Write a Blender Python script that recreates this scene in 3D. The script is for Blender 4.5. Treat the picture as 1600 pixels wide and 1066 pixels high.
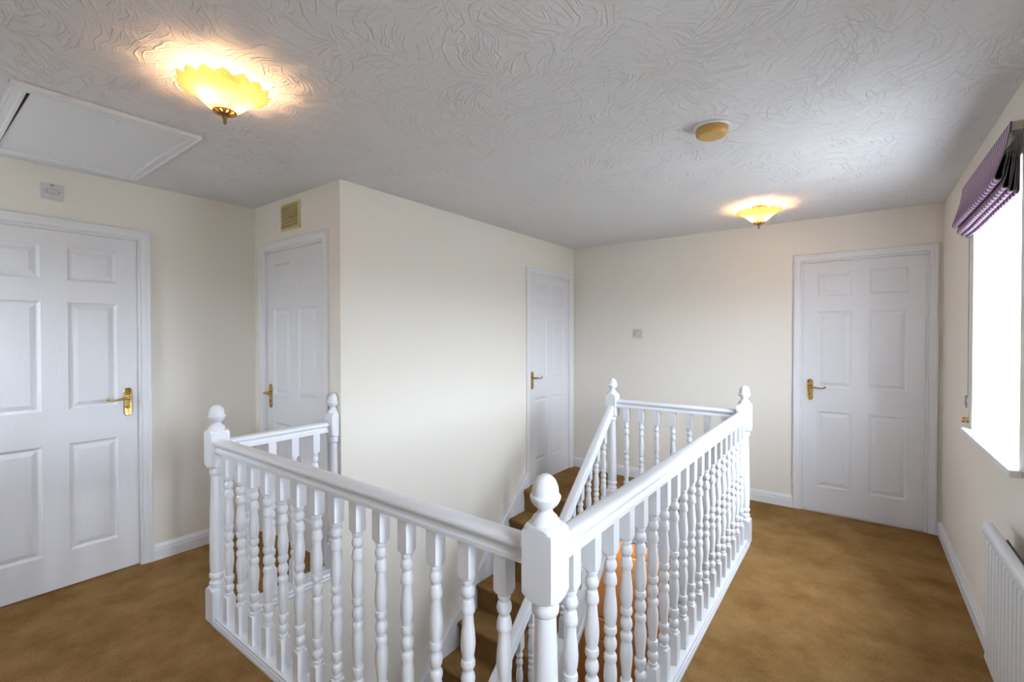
import bpy, math, random
from mathutils import Vector, Matrix
PI = math.pi
SC = bpy.context.scene
for o in list(bpy.data.objects):
    bpy.data.objects.remove(o, do_unlink=True)
COL = SC.collection

# ------------------------------------------------------------------ camera
YAW, PITCH, ROLL = (math.radians(a) for a in (36.7462, -0.6434, -0.0571))
CAM = Vector((2.4606, -1.5935, 1.4095))
fwd = Vector((-math.sin(YAW) * math.cos(PITCH), math.cos(YAW) * math.cos(PITCH), math.sin(PITCH)))
rgt = Vector((math.cos(YAW), math.sin(YAW), 0))
upv = rgt.cross(fwd)
r2 = rgt * math.cos(ROLL) + upv * math.sin(ROLL)
u2 = -rgt * math.sin(ROLL) + upv * math.cos(ROLL)
cd = bpy.data.cameras.new('camera'); cam = bpy.data.objects.new('camera', cd); COL.objects.link(cam)
cd.sensor_fit = 'HORIZONTAL'; cd.sensor_width = 36.0; cd.lens = 723.126 / 1600 * 36; cd.clip_start = 0.02
M = Matrix((r2, u2, -fwd)).transposed().to_4x4(); M.translation = CAM
cam.matrix_world = M
SC.camera = cam

# ------------------------------------------------------------------ light and exposure
SC.view_settings.view_transform = 'Standard'; SC.view_settings.look = 'None'
SC.view_settings.gamma = 1.0; SC.view_settings.use_curve_mapping = False
SC.view_settings.exposure = 0.90
SC.cycles.sample_clamp_indirect = 8.0; SC.cycles.caustics_reflective = False; SC.cycles.caustics_refractive = False; SC.cycles.blur_glossy = 1.0
W = bpy.data.worlds.new('world'); SC.world = W; W.use_nodes = True
bg = W.node_tree.nodes['Background']; bg.inputs[1].default_value = 26.5
_nt = W.node_tree; _tc = _nt.nodes.new('ShaderNodeTexCoord'); _sp = _nt.nodes.new('ShaderNodeSeparateXYZ'); _rp = _nt.nodes.new('ShaderNodeValToRGB')
_nt.links.new(_tc.outputs['Generated'], _sp.inputs[0]); _nt.links.new(_sp.outputs['Z'], _rp.inputs[0]); _nt.links.new(_rp.outputs[0], bg.inputs[0])
# overcast sky above, darker ground below the horizon (Z from -1 to 1 is read as 0..1 after the clamp)
_rp.color_ramp.elements[0].position = 0.0; _rp.color_ramp.elements[0].color = (0.23, 0.25, 0.27, 1)
_rp.color_ramp.elements[1].position = 0.06; _rp.color_ramp.elements[1].color = (0.77, 0.86, 1.0, 1)
LAMP_COL = (1.0, 0.58, 0.27)
LAMP_W = 4.2

def area(name, loc, size, size_y, energy, color, rot, portal=False):
    l = bpy.data.lights.new(name, 'AREA'); l.shape = 'RECTANGLE'; l.size = size; l.size_y = size_y
    l.energy = energy; l.color = color
    if portal: l.cycles.is_portal = True
    o = bpy.data.objects.new(name, l); COL.objects.link(o); o.location = loc; o.rotation_euler = rot
    return o
# portals sit in the window openings and only guide the sky's light
area('window_portal', (3.19, 1.32, 1.50), 0.88, 1.16, 0, (1, 1, 1), (PI/2, 0, PI/2), True)
area('added_near_window_portal', (3.19, -1.0, 1.50), 0.48, 1.16, 0, (1, 1, 1), (PI/2, 0, PI/2), True)
area('added_rear_window_portal', (-.60, -2.24, 1.60), .38, .78, 0, (1, 1, 1), (-PI/2, 0, 0), True)
# added unseen point light on the storey below, no fixture, warms the wooden door
lo = bpy.data.lights.new('hall_fill_light', 'POINT'); lo.energy = 11; lo.color = (1.0, 0.80, 0.58); lo.shadow_soft_size = 0.08
oo = bpy.data.objects.new('hall_fill_light', lo); COL.objects.link(oo); oo.location = (0.62, 2.35, -0.36)

# ------------------------------------------------------------------ materials
def mat(name, col, rough=0.6, metal=0.0, spec=0.5, bump=None, coat=0.0):
    m = bpy.data.materials.new(name); m.use_nodes = True
    nt = m.node_tree; p = nt.nodes['Principled BSDF']
    p.inputs['Base Color'].default_value = (*col, 1); p.inputs['Roughness'].default_value = rough
    p.inputs['Metallic'].default_value = metal; p.inputs['Specular IOR Level'].default_value = spec
    p.inputs['Coat Weight'].default_value = coat
    if bump:
        sc, st, dist = bump
        n = nt.nodes.new('ShaderNodeTexNoise'); n.inputs['Scale'].default_value = sc; n.inputs['Detail'].default_value = 4
        tc = nt.nodes.new('ShaderNodeTexCoord'); nt.links.new(tc.outputs['Object'], n.inputs['Vector'])
        b = nt.nodes.new('ShaderNodeBump'); b.inputs['Strength'].default_value = st; b.inputs['Distance'].default_value = dist
        nt.links.new(n.outputs['Fac'], b.inputs['Height']); nt.links.new(b.outputs['Normal'], p.inputs['Normal'])
    return m

def N(nt, t, **kw):
    n = nt.nodes.new(t)
    for k, v in kw.items():
        if k in n.inputs: n.inputs[k].default_value = v
        else: setattr(n, k, v)
    return n

WALL = mat('cream_wall_paint', (0.84, 0.785, 0.70), 0.85, spec=0.2, bump=(260, 0.12, 0.002))
WHITE = mat('white_gloss_paint', (0.83, 0.825, 0.85), 0.32, bump=(200, 0.03, 0.001))
SATIN = mat('white_satin_paint', (0.80, 0.785, 0.795), 0.42)
LOWALL = mat('white_wall_paint', (0.78, 0.76, 0.74), 0.85, spec=0.2)
PLASTIC = mat('white_plastic', (0.62, 0.59, 0.585), 0.35)
YELLOWED = mat('yellowed_plastic', (0.60, 0.35, 0.09), 0.4)
PALEYEL = mat('pale_yellow_plastic', (0.72, 0.60, 0.30), 0.4)
DARK = mat('dark_gap', (0.03, 0.03, 0.03), 0.8)
GREYMARK = mat('grey_print', (0.30, 0.28, 0.27), 0.6)
BRASS = mat('polished_brass', (0.56, 0.37, 0.13), 0.27, metal=1.0, bump=(120, 0.25, 0.002))
OLDBRASS = mat('antique_brass', (0.34, 0.19, 0.065), 0.38, metal=1.0, bump=(160, 0.6, 0.004))
LINING = mat('grey_blind_lining', (0.17, 0.18, 0.175), 0.9, spec=0.1, bump=(400, 0.3, 0.001))
CORD = mat('grey_cord', (0.25, 0.25, 0.25), 0.8)
RADW = mat('white_radiator_enamel', (0.78, 0.79, 0.81), 0.3)
BARE = mat('pale_batten_wood', (0.55, 0.48, 0.36), 0.6)
UPVC = mat('white_window_frame', (0.85, 0.86, 0.87), 0.25)
PLASTER = mat('white_reveal_plaster', (0.86, 0.86, 0.85), 0.7)

def door_mat():
    m = mat('white_grained_door_paint', (0.79, 0.775, 0.79), 0.38)
    nt = m.node_tree; p = nt.nodes['Principled BSDF']
    tc = N(nt, 'ShaderNodeTexCoord'); mp = N(nt, 'ShaderNodeMapping'); mp.inputs['Scale'].default_value = (14, 14, 1.4)
    w = N(nt, 'ShaderNodeTexWave', Scale=3.2, Distortion=9.0, Detail=3.0); w.inputs['Detail Scale'].default_value = 1.2
    b = N(nt, 'ShaderNodeBump', Strength=0.13, Distance=0.002)
    nt.links.new(tc.outputs['Object'], mp.inputs['Vector']); nt.links.new(mp.outputs[0], w.inputs['Vector'])
    nt.links.new(w.outputs['Fac'], b.inputs['Height']); nt.links.new(b.outputs[0], p.inputs['Normal'])
    return m
DOORW = door_mat()

def carpet_mat():
    m = mat('ochre_pile_carpet', (0.3, 0.16, 0.05), 0.95, spec=0.05)
    nt = m.node_tree; p = nt.nodes['Principled BSDF']
    tc = N(nt, 'ShaderNodeTexCoord')
    n1 = N(nt, 'ShaderNodeTexNoise', Scale=4.0, Detail=7.0, Roughness=0.66)
    n2 = N(nt, 'ShaderNodeTexNoise', Scale=170.0, Detail=3.0, Roughness=0.7)
    r1 = N(nt, 'ShaderNodeValToRGB')
    r1.color_ramp.elements[0].position = 0.33; r1.color_ramp.elements[0].color = (0.225, 0.118, 0.036, 1)
    r1.color_ramp.elements[1].position = 0.68; r1.color_ramp.elements[1].color = (0.365, 0.212, 0.084, 1)
    mx = N(nt, 'ShaderNodeMix'); mx.data_type = 'RGBA'; mx.blend_type = 'MULTIPLY'; mx.inputs[0].default_value = 0.55
    r2_ = N(nt, 'ShaderNodeValToRGB')
    r2_.color_ramp.elements[0].position = 0.35; r2_.color_ramp.elements[0].color = (0.45, 0.45, 0.45, 1)
    r2_.color_ramp.elements[1].position = 0.65; r2_.color_ramp.elements[1].color = (1.25, 1.25, 1.25, 1)
    b = N(nt, 'ShaderNodeBump', Strength=0.6, Distance=0.004)
    L = nt.links.new
    L(tc.outputs['Object'], n1.inputs['Vector']); L(tc.outputs['Object'], n2.inputs['Vector'])
    L(n1.outputs['Fac'], r1.inputs[0]); L(n2.outputs['Fac'], r2_.inputs[0])
    L(r1.outputs[0], mx.inputs[6]); L(r2_.outputs[0], mx.inputs[7]); L(mx.outputs[2], p.inputs['Base Color'])
    L(n2.outputs['Fac'], b.inputs['Height']); L(b.outputs[0], p.inputs['Normal'])
    return m
CARPET = carpet_mat()

def artex_mat():
    m = mat('swirled_textured_ceiling_paint', (0.76, 0.735, 0.73), 0.75, spec=0.25)
    nt = m.node_tree; p = nt.nodes['Principled BSDF']; L = nt.links.new
    tc = N(nt, 'ShaderNodeTexCoord')
    def layer(cell, seed, thr, curl):
        """fans of brush strokes: each cell of a warped voronoi has its own stroke direction"""
        mp = N(nt, 'ShaderNodeMapping'); mp.inputs['Location'].default_value = (seed, seed * 1.7, 0)
        L(tc.outputs['Object'], mp.inputs['Vector'])
        nz = N(nt, 'ShaderNodeTexNoise', Scale=5.0, Detail=2.0); L(mp.outputs[0], nz.inputs['Vector'])
        sub = N(nt, 'ShaderNodeVectorMath', operation='SUBTRACT'); L(nz.outputs['Color'], sub.inputs[0]); sub.inputs[1].default_value = (.5, .5, .5)
        scl = N(nt, 'ShaderNodeVectorMath', operation='SCALE'); L(sub.outputs[0], scl.inputs[0]); scl.inputs['Scale'].default_value = 0.13
        add = N(nt, 'ShaderNodeVectorMath', operation='ADD'); L(mp.outputs[0], add.inputs[0]); L(scl.outputs[0], add.inputs[1])
        vo = N(nt, 'ShaderNodeTexVoronoi', Scale=cell); vo.voronoi_dimensions = '2D'; L(add.outputs[0], vo.inputs['Vector'])
        lc = N(nt, 'ShaderNodeVectorMath', operation='SUBTRACT'); L(add.outputs[0], lc.inputs[0]); L(vo.outputs['Position'], lc.inputs[1])
        sc = N(nt, 'ShaderNodeSeparateColor'); L(vo.outputs['Color'], sc.inputs[0])
        an = N(nt, 'ShaderNodeMath', operation='MULTIPLY'); L(sc.outputs[0], an.inputs[0]); an.inputs[1].default_value = 6.283
        vr = N(nt, 'ShaderNodeVectorRotate'); vr.rotation_type = 'Z_AXIS'; L(lc.outputs[0], vr.inputs['Vector']); L(an.outputs[0], vr.inputs['Angle'])
        sx = N(nt, 'ShaderNodeSeparateXYZ'); L(vr.outputs[0], sx.inputs[0])
        sq = N(nt, 'ShaderNodeMath', operation='MULTIPLY'); L(sx.outputs['X'], sq.inputs[0]); L(sx.outputs['X'], sq.inputs[1])
        cv = N(nt, 'ShaderNodeMath', operation='MULTIPLY_ADD'); L(sq.outputs[0], cv.inputs[0]); cv.inputs[1].default_value = curl; L(sx.outputs['Y'], cv.inputs[2])
        xs = N(nt, 'ShaderNodeMath', operation='MULTIPLY'); L(sx.outputs['X'], xs.inputs[0]); xs.inputs[1].default_value = 7.0
        ys = N(nt, 'ShaderNodeMath', operation='MULTIPLY'); L(cv.outputs[0], ys.inputs[0]); ys.inputs[1].default_value = 95.0
        rz_ = N(nt, 'ShaderNodeMath', operation='MULTIPLY'); L(sc.outputs[1], rz_.inputs[0]); rz_.inputs[1].default_value = 50.0
        cb = N(nt, 'ShaderNodeCombineXYZ'); L(xs.outputs[0], cb.inputs[0]); L(ys.outputs[0], cb.inputs[1]); L(rz_.outputs[0], cb.inputs[2])
        st = N(nt, 'ShaderNodeTexNoise', Scale=1.0, Detail=0.5, Distortion=0.15); L(cb.outputs[0], st.inputs['Vector'])
        rp = N(nt, 'ShaderNodeValToRGB'); rp.color_ramp.elements[0].position = thr; rp.color_ramp.elements[1].position = thr + .13
        L(st.outputs['Fac'], rp.inputs[0])
        mk = N(nt, 'ShaderNodeTexNoise', Scale=3.5, Detail=2.0); L(mp.outputs[0], mk.inputs['Vector'])
        rm = N(nt, 'ShaderNodeValToRGB'); rm.color_ramp.elements[0].position = 0.40; rm.color_ramp.elements[1].position = 0.62
        rm.color_ramp.elements[0].color = (.15, .15, .15, 1)
        L(mk.outputs['Fac'], rm.inputs[0])
        mu = N(nt, 'ShaderNodeMath', operation='MULTIPLY'); L(rp.outputs[0], mu.inputs[0]); L(rm.outputs[0], mu.inputs[1])
        return mu
    a = layer(4.5, 0.0, .56, 3.0)
    b_ = layer(6.5, 11.3, .58, -4.0)
    c = layer(3.2, 23.9, .60, 2.0)
    s1 = N(nt, 'ShaderNodeMath', operation='MAXIMUM'); L(a.outputs[0], s1.inputs[0]); L(b_.outputs[0], s1.inputs[1])
    s2 = N(nt, 'ShaderNodeMath', operation='MAXIMUM'); L(s1.outputs[0], s2.inputs[0]); L(c.outputs[0], s2.inputs[1])
    fn = N(nt, 'ShaderNodeTexNoise', Scale=45.0, Detail=3.0); L(tc.outputs['Object'], fn.inputs['Vector'])
    s3 = N(nt, 'ShaderNodeMath', operation='MULTIPLY_ADD'); L(fn.outputs['Fac'], s3.inputs[0]); s3.inputs[1].default_value = 0.35; L(s2.outputs[0], s3.inputs[2])
    bp = N(nt, 'ShaderNodeBump', Strength=0.75, Distance=0.006); L(s3.outputs[0], bp.inputs['Height']); L(bp.outputs[0], p.inputs['Normal'])
    return m
ARTEX = artex_mat()

def wood_mat(name, c1, c2, vertical=True):
    m = mat(name, c1, 0.4); nt = m.node_tree; p = nt.nodes['Principled BSDF']; L = nt.links.new
    tc = N(nt, 'ShaderNodeTexCoord'); mp = N(nt, 'ShaderNodeMapping'); mp.inputs['Scale'].default_value = (9, 9, 0.8) if vertical else (0.8, 9, 9)
    nz = N(nt, 'ShaderNodeTexNoise', Scale=4.0, Detail=5.0, Distortion=1.2); rp = N(nt, 'ShaderNodeValToRGB')
    rp.color_ramp.elements[0].position = .3; rp.color_ramp.elements[0].color = (*c1, 1)
    rp.color_ramp.elements[1].position = .7; rp.color_ramp.elements[1].color = (*c2, 1)
    L(tc.outputs['Object'], mp.inputs[0]); L(mp.outputs[0], nz.inputs['Vector']); L(nz.outputs['Fac'], rp.inputs[0]); L(rp.outputs[0], p.inputs['Base Color'])
    return m
OAK = wood_mat('warm_varnished_wood', (0.38, 0.20, 0.075), (0.50, 0.28, 0.11))
FLOORWOOD = wood_mat('hall_floor_wood', (0.30, 0.15, 0.06), (0.40, 0.22, 0.1), False)

def blind_mat():
    m = mat('purple_striped_blind_fabric', (0.4, 0.3, 0.4), 0.85, spec=0.15); nt = m.node_tree; p = nt.nodes['Principled BSDF']; L = nt.links.new
    tc = N(nt, 'ShaderNodeTexCoord'); sp = N(nt, 'ShaderNodeSeparateXYZ'); L(tc.outputs['Object'], sp.inputs[0])
    def stripe(period, offset, width):
        a = N(nt, 'ShaderNodeMath', operation='MULTIPLY_ADD'); L(sp.outputs['Y'], a.inputs[0]); a.inputs[1].default_value = 1 / period; a.inputs[2].default_value = offset
        f = N(nt, 'ShaderNodeMath', operation='FRACT'); L(a.outputs[0], f.inputs[0])
        c = N(nt, 'ShaderNodeMath', operation='LESS_THAN'); L(f.outputs[0], c.inputs[0]); c.inputs[1].default_value = width
        return c
    base = (0.40, 0.28, 0.38, 1)
    prev = None
    for per, off, wd, col in ((0.042, 0.0, 0.42, (0.50, 0.39, 0.47, 1)), (0.042, 0.5, 0.20, (0.07, 0.022, 0.07, 1)), (0.042, 0.30, 0.07, (0.30, 0.13, 0.26, 1))):
        s = stripe(per, off, wd); mx = N(nt, 'ShaderNodeMix'); mx.data_type = 'RGBA'; L(s.outputs[0], mx.inputs[0])
        if prev is None: mx.inputs[6].default_value = base
        else: L(prev.outputs[2], mx.inputs[6])
        mx.inputs[7].default_value = col; prev = mx
    L(prev.outputs[2], p.inputs['Base Color'])
    return m
FABRIC = blind_mat()

def shade_glass():
    m = bpy.data.materials.new('amber_ribbed_lamp_glass'); m.use_nodes = True; nt = m.node_tree; nt.nodes.clear(); L = nt.links.new
    out = N(nt, 'ShaderNodeOutputMaterial')
    tl = N(nt, 'ShaderNodeBsdfTranslucent', Color=(0.42, 0.27, 0.125, 1)); tp = N(nt, 'ShaderNodeBsdfTransparent', Color=(0.62, 0.42, 0.16, 1))
    gl = N(nt, 'ShaderNodeBsdfGlossy', Color=(1, .95, .8, 1), Roughness=0.15); df = N(nt, 'ShaderNodeBsdfDiffuse', Color=(0.55, 0.34, 0.09, 1))
    m1 = N(nt, 'ShaderNodeMixShader', Fac=0.16); m2 = N(nt, 'ShaderNodeMixShader', Fac=0.25); m3 = N(nt, 'ShaderNodeMixShader', Fac=0.05)
    L(tl.outputs[0], m1.inputs[1]); L(tp.outputs[0], m1.inputs[2]); L(m1.outputs[0], m2.inputs[1]); L(df.outputs[0], m2.inputs[2])
    L(m2.outputs[0], m3.inputs[1]); L(gl.outputs[0], m3.inputs[2]); L(m3.outputs[0], out.inputs[0])
    return m
AMBER = shade_glass()

def pane_glass():
    m = bpy.data.materials.new('clear_window_glass'); m.use_nodes = True; nt = m.node_tree; nt.nodes.clear(); L = nt.links.new
    out = N(nt, 'ShaderNodeOutputMaterial'); tp = N(nt, 'ShaderNodeBsdfTransparent', Color=(.95, .97, .97, 1)); gl = N(nt, 'ShaderNodeBsdfGlossy', Roughness=0.02)
    mx = N(nt, 'ShaderNodeMixShader', Fac=0.06); L(tp.outputs[0], mx.inputs[1]); L(gl.outputs[0], mx.inputs[2]); L(mx.outputs[0], out.inputs[0])
    return m
GLASS = pane_glass()

def emis(name, col, s):
    m = mat(name, col, 0.5); p = m.node_tree.nodes['Principled BSDF']
    p.inputs['Emission Color'].default_value = (*col, 1); p.inputs['Emission Strength'].default_value = s
    return m
BULB = emis('glowing_bulb', (1.0, 0.78, 0.48), 30.0)

# ------------------------------------------------------------------ mesh helpers
class MB:
    def __init__(s): s.v = []; s.f = []; s.m = []
    def add(s, vs, fs, mi=0):
        o = len(s.v); s.v += [tuple(v) for v in vs]; s.f += [tuple(i + o for i in f) for f in fs]; s.m += [mi] * len(fs); return s
    def box(s, x0, x1, y0, y1, z0, z1, mi=0):
        vs = [(x, y, z) for z in (z0, z1) for y in (y0, y1) for x in (x0, x1)]
        return s.add(vs, [(0, 2, 3, 1), (4, 5, 7, 6), (0, 1, 5, 4), (2, 6, 7, 3), (0, 4, 6, 2), (1, 3, 7, 5)], mi)
    def prism(s, prof, a, b, mi=0):
        """prof: list of (p,q) points, a/b: functions mapping (p,q)->xyz at both ends"""
        n = len(prof); vs = [a(*q) for q in prof] + [b(*q) for q in prof]
        fs = [(i, (i + 1) % n, n + (i + 1) % n, n + i) for i in range(n)] + [tuple(range(n))[::-1], tuple(range(n, 2 * n))]
        return s.add(vs, fs, mi)
    def lathe(s, prof, cx=0, cy=0, n=32, sq=None, ymax=None, mi=0, cap=True):
        vs = []; fs = []
        for z, r in prof:
            for k in range(n):
                a = 2 * PI * k / n; c, d = math.cos(a), math.sin(a)
                rr = r if sq is None else min(r, sq / max(abs(c), abs(d)))
                y = cy + rr * d
                if ymax is not None: y = min(y, ymax)
                vs.append((cx + rr * c, y, z))
        for i in range(len(prof) - 1):
            for k in range(n):
                k2 = (k + 1) % n; fs.append((i * n + k, i * n + k2, (i + 1) * n + k2, (i + 1) * n + k))
        if cap:
            fs.append(tuple(range(n))[::-1]); fs.append(tuple((len(prof) - 1) * n + k for k in range(n)))
        return s.add(vs, fs, mi)
    def tube(s, pts, rad, n=10, mi=0):
        pts = [Vector(p) for p in pts]; m = len(pts); vs = []; fs = []
        rads = rad if isinstance(rad, (list, tuple)) else [rad] * m
        t0 = (pts[1] - pts[0]).normalized(); ref = Vector((0, 0, 1)) if abs(t0.z) < .9 else Vector((1, 0, 0))
        for i, p in enumerate(pts):
            t = (pts[min(i + 1, m - 1)] - pts[max(i - 1, 0)]).normalized()
            u = (ref - t * ref.dot(t)).normalized(); w = t.cross(u); ref = u
            for k in range(n):
                a = 2 * PI * k / n; vs.append(p + (u * math.cos(a) + w * math.sin(a)) * rads[i])
        for i in range(m - 1):
            for k in range(n):
                k2 = (k + 1) % n; fs.append((i * n + k, i * n + k2, (i + 1) * n + k2, (i + 1) * n + k))
        fs.append(tuple(range(n))[::-1]); fs.append(tuple((m - 1) * n + k for k in range(n)))
        return s.add(vs, fs, mi)
    def build(s, name, mats, parent=None, origin=(0, 0, 0), smooth=35, bevel=0, local=False):
        """vertices are world coordinates unless local; origin is the object's own origin"""
        if not isinstance(mats, (list, tuple)): mats = [mats]
        me = bpy.data.meshes.new(name)
        org = Vector(origin)
        vs = s.v if local else [Vector(v) - org for v in s.v]
        me.from_pydata(vs, [], s.f)
        for m in mats: me.materials.append(m)
        me.polygons.foreach_set('material_index', s.m)
        me.validate(); me.update()
        import bmesh
        bm = bmesh.new(); bm.from_mesh(me); bmesh.ops.recalc_face_normals(bm, faces=bm.faces); bm.to_mesh(me); bm.free()
        if smooth:
            me.shade_smooth(); me.set_sharp_from_angle(angle=math.radians(smooth))
        o = bpy.data.objects.new(name, me); COL.objects.link(o)
        if parent is not None:
            o.parent = parent
            o.location = org if local else org - WORLD[parent.name]
        else: o.location = org
        WORLD[o.name] = org if not (local and parent is not None) else org + WORLD[parent.name]
        if bevel:
            b = o.modifiers.new('bevel', 'BEVEL'); b.width = bevel; b.segments = 2; b.limit_method = 'ANGLE'; b.harden_normals = False
        return o
WORLD = {}
def thing(name, label, cat, loc, group=None, kind=None):
    o = bpy.data.objects.new(name, None); COL.objects.link(o); o.location = loc; WORLD[o.name] = Vector(loc)
    o.empty_display_size = 0.1
    tag(o, label, cat, group, kind); return o
def tag(o, label=None, cat=None, group=None, kind=None):
    if label: o['label'] = label
    if cat: o['category'] = cat
    if group: o['group'] = group
    if kind: o['kind'] = kind
    return o
def struct(mb, name, mats, label=None, cat=None, origin=(0, 0, 0), **kw):
    return tag(mb.build(name, mats, None, origin, **kw), label, cat, kind='structure')

# ------------------------------------------------------------------ dimensions
H = 2.3386; XL = -1.078; YF = 2.8157; XR = 2.940; YN = -2.1
ZL = -2.535            # hall floor of the storey below
FT = 0.21              # floor thickness
XA, YA, XE, YC, XD, XB = -0.092, -0.6304, 1.8441, 1.8846, 0.8764, -0.055
PW = 0.046             # half width of base rails
WT = 0.12

# ------------------------------------------------------------------ walls
def wall_with_holes(a0, a1, z0, z1, holes, fn, d0, d1, mb):
    """grid of boxes along a (horizontal) and z, leaving the rectangular holes; fn(a0,a1,d0,d1,z0,z1) adds a box"""
    xs = sorted({a0, a1} | {h[0] for h in holes} | {h[1] for h in holes}); zs = sorted({z0, z1} | {h[2] for h in holes} | {h[3] for h in holes})
    vid = {}
    for i in range(len(xs) - 1):
        for j in range(len(zs) - 1):
            cx, cz = (xs[i] + xs[i + 1]) / 2, (zs[j] + zs[j + 1]) / 2
            if any(h[0] < cx < h[1] and h[2] < cz < h[3] for h in holes): continue
            fn(xs[i], xs[i + 1], zs[j], zs[j + 1])
LEAF_H = 1.992; RC = 0.055
D1 = (-1.425, -0.690); D2 = (-0.923, -0.186); D3 = (1.985, 2.717); D4 = (2.106, 2.852)
def holes(d): return [(d[0] - .004, d[1] + .004, 0, LEAF_H + .008)]
# left wall (faces +x)
mb = MB(); wall_with_holes(YN, 0, 0, H, holes(D1), lambda a, b, c, d: mb.box(XL - RC, XL, a, b, c, d), 0, 0, mb); mb.box(XL - WT, XL - RC, YN, 0, 0, H)
struct(mb, 'wall_left', WALL, 'cream wall with the large left door', 'wall', (XL, -1, 0), smooth=0)
mb = MB(); wall_with_holes(XL, -RC, 0, H, holes(D2), lambda a, b, c, d: mb.box(a, b, 0, RC, c, d), 0, 0, mb); mb.box(XL, -RC - .07, RC, WT, 0, H)
struct(mb, 'wall_cupboard', WALL, 'short cream wall around the cupboard door under the yellow vent', 'wall', (-.5, 0, 0), smooth=0)
mb = MB(); wall_with_holes(RC, YF + WT, 0, H, [(D3[0] - .004, D3[1] + .004, 0, LEAF_H + .008)], lambda a, b, c, d: mb.box(-RC, 0, a, b, c, d), 0, 0, mb)
mb.box(-WT, -RC, RC, YF + WT, 0, H); mb.box(-RC, 0, 0.0, RC, 0, H)
mb.box(-WT, 0, YA - .04, YF + WT, ZL, 0)
struct(mb, 'wall_stair', WALL, 'long cream wall running beside the stairs', 'wall', (0, 1.4, 0), smooth=0)
mb = MB(); wall_with_holes(0, XR, 0, H, holes(D4), lambda a, b, c, d: mb.box(a, b, YF, YF + RC, c, d), 0, 0, mb); mb.box(0, XR, YF + RC, YF + WT, 0, H)
struct(mb, 'wall_far', WALL, 'cream far wall with the right door', 'wall', (1.5, YF, 0), smooth=0)
WIN = (0.886, 1.765, 0.915, 2.08); RW = (-1.24, -.76, 0.915, 2.08)  # second opening is for the added window beside the camera
mb = MB(); wall_with_holes(YN, YF + WT, 0, H, [WIN, RW], lambda a, b, c, d: mb.box(XR, XR + .28, a, b, c, d), 0, 0, mb)
struct(mb, 'wall_right', WALL, 'cream window wall on the right', 'wall', (XR, 1, 0), smooth=0)
RW3 = (-.80, -.40, 1.20, 2.0)  # opening for the added window behind the camera
mb = MB(); wall_with_holes(XL - WT, XR + .28, 0, H, [RW3], lambda a, b, c, d: mb.box(a, b, YN - .2, YN, c, d), 0, 0, mb)
struct(mb, 'wall_near', WALL, 'cream wall behind the camera', 'wall', (1, YN, 0), smooth=0)
# lower storey shell
mb = MB(); mb.box(0, XR + .28, YF, YF + WT, ZL, 0); struct(mb, 'wall_lower_far', LOWALL, 'hall wall on the storey below, around the wooden door', 'wall', (1.5, YF, ZL), smooth=0)
mb = MB(); mb.box(XR, XR + .28, YN, YF, ZL, 0); struct(mb, 'wall_lower_right', LOWALL, 'right hall wall on the storey below', 'wall', (XR, 1, ZL), smooth=0)
mb = MB(); mb.box(-WT, XR + .28, YN - .2, YN, ZL, 0); mb.box(-WT, 0, YN, YA - .04, ZL, -FT); struct(mb, 'wall_lower_near', LOWALL, 'hall walls on the storey below, behind the camera', 'wall', (1, YN, ZL), smooth=0)
mb = MB(); mb.box(-WT, XR + .28, YN, YF + WT, ZL - .1, ZL); struct(mb, 'floor_lower', FLOORWOOD, 'wooden hall floor of the storey below', 'floor', (1, 1, ZL), smooth=0)
# ceiling
mb = MB(); mb.box(XL - WT, XR + .28, YN - .2, YF + WT, H, H + .1)
struct(mb, 'ceiling', ARTEX, 'white ceiling with swirled plaster texture', 'ceiling', (1, 1, H), smooth=0)
# landing floor around the stairwell: top carpet, underside plaster
mb = MB()
def slab(x0, x1, y0, y1):
    mb.box(x0, x1, y0, y1, -0.02, 0, 0); mb.box(x0, x1, y0, y1, -FT, -0.02, 1)
slab(XL - WT, XA + .02, YN, 0); slab(XL - WT, -RC, 0, WT); slab(XA + .02, XR, YN, YA); slab(XE, XR, YA, YF); slab(0, XE, YC, YF)
mb.box(0, XD, 1.862, YC, -FT, 0, 0)
# carpeted nosing of the top step
pr = [(1.862, 0), (1.852, -.003), (1.845, -.012), (1.845, -.026), (1.852, -.034), (1.862, -.036)]
mb.prism(pr, lambda p, q: (.028, p, q), lambda p, q: (XD - .02, p, q))
struct(mb, 'floor', [CARPET, LOWALL], 'ochre brown pile carpet on the landing', 'floor', (1, -1, 0), smooth=40)

# ------------------------------------------------------------------ skirting boards
SK = [(0, 0), (.018, 0), (.018, .060), (.012, .063), (.012, .067), (.0155, .070), (.014, .080), (.008, .090), (.006, .098), (0, .098)]
def skirt(name, runs, label):
    mb = MB()
    for ax, base, sgn, a, b in runs:
        if ax == 'x': mb.prism(SK, lambda p, q: (base + sgn * p, a, q), lambda p, q: (base + sgn * p, b, q))
        else: mb.prism(SK, lambda p, q: (a, base + sgn * p, q), lambda p, q: (b, base + sgn * p, q))
    struct(mb, name, WHITE, label, 'skirting', smooth=20)
A_W = 0.064
skirt('baseboard_left', [('x', XL, 1, YN, D1[0] - A_W), ('x', XL, 1, D1[1] + A_W, 0), ('y', 0, -1, XL, D2[0] - A_W)], 'white skirting board along the left wall')
skirt('baseboard_far', [('y', YF, -1, 0, D4[0] - A_W), ('y', YF, -1, D4[1] + A_W, XR)], 'white skirting board along the far wall')
skirt('baseboard_right', [('x', XR, -1, YN, YF)], 'white skirting board along the window wall')
skirt('baseboard_near', [('y', YN, 1, XL, XR)], 'white skirting board behind the camera')

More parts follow.
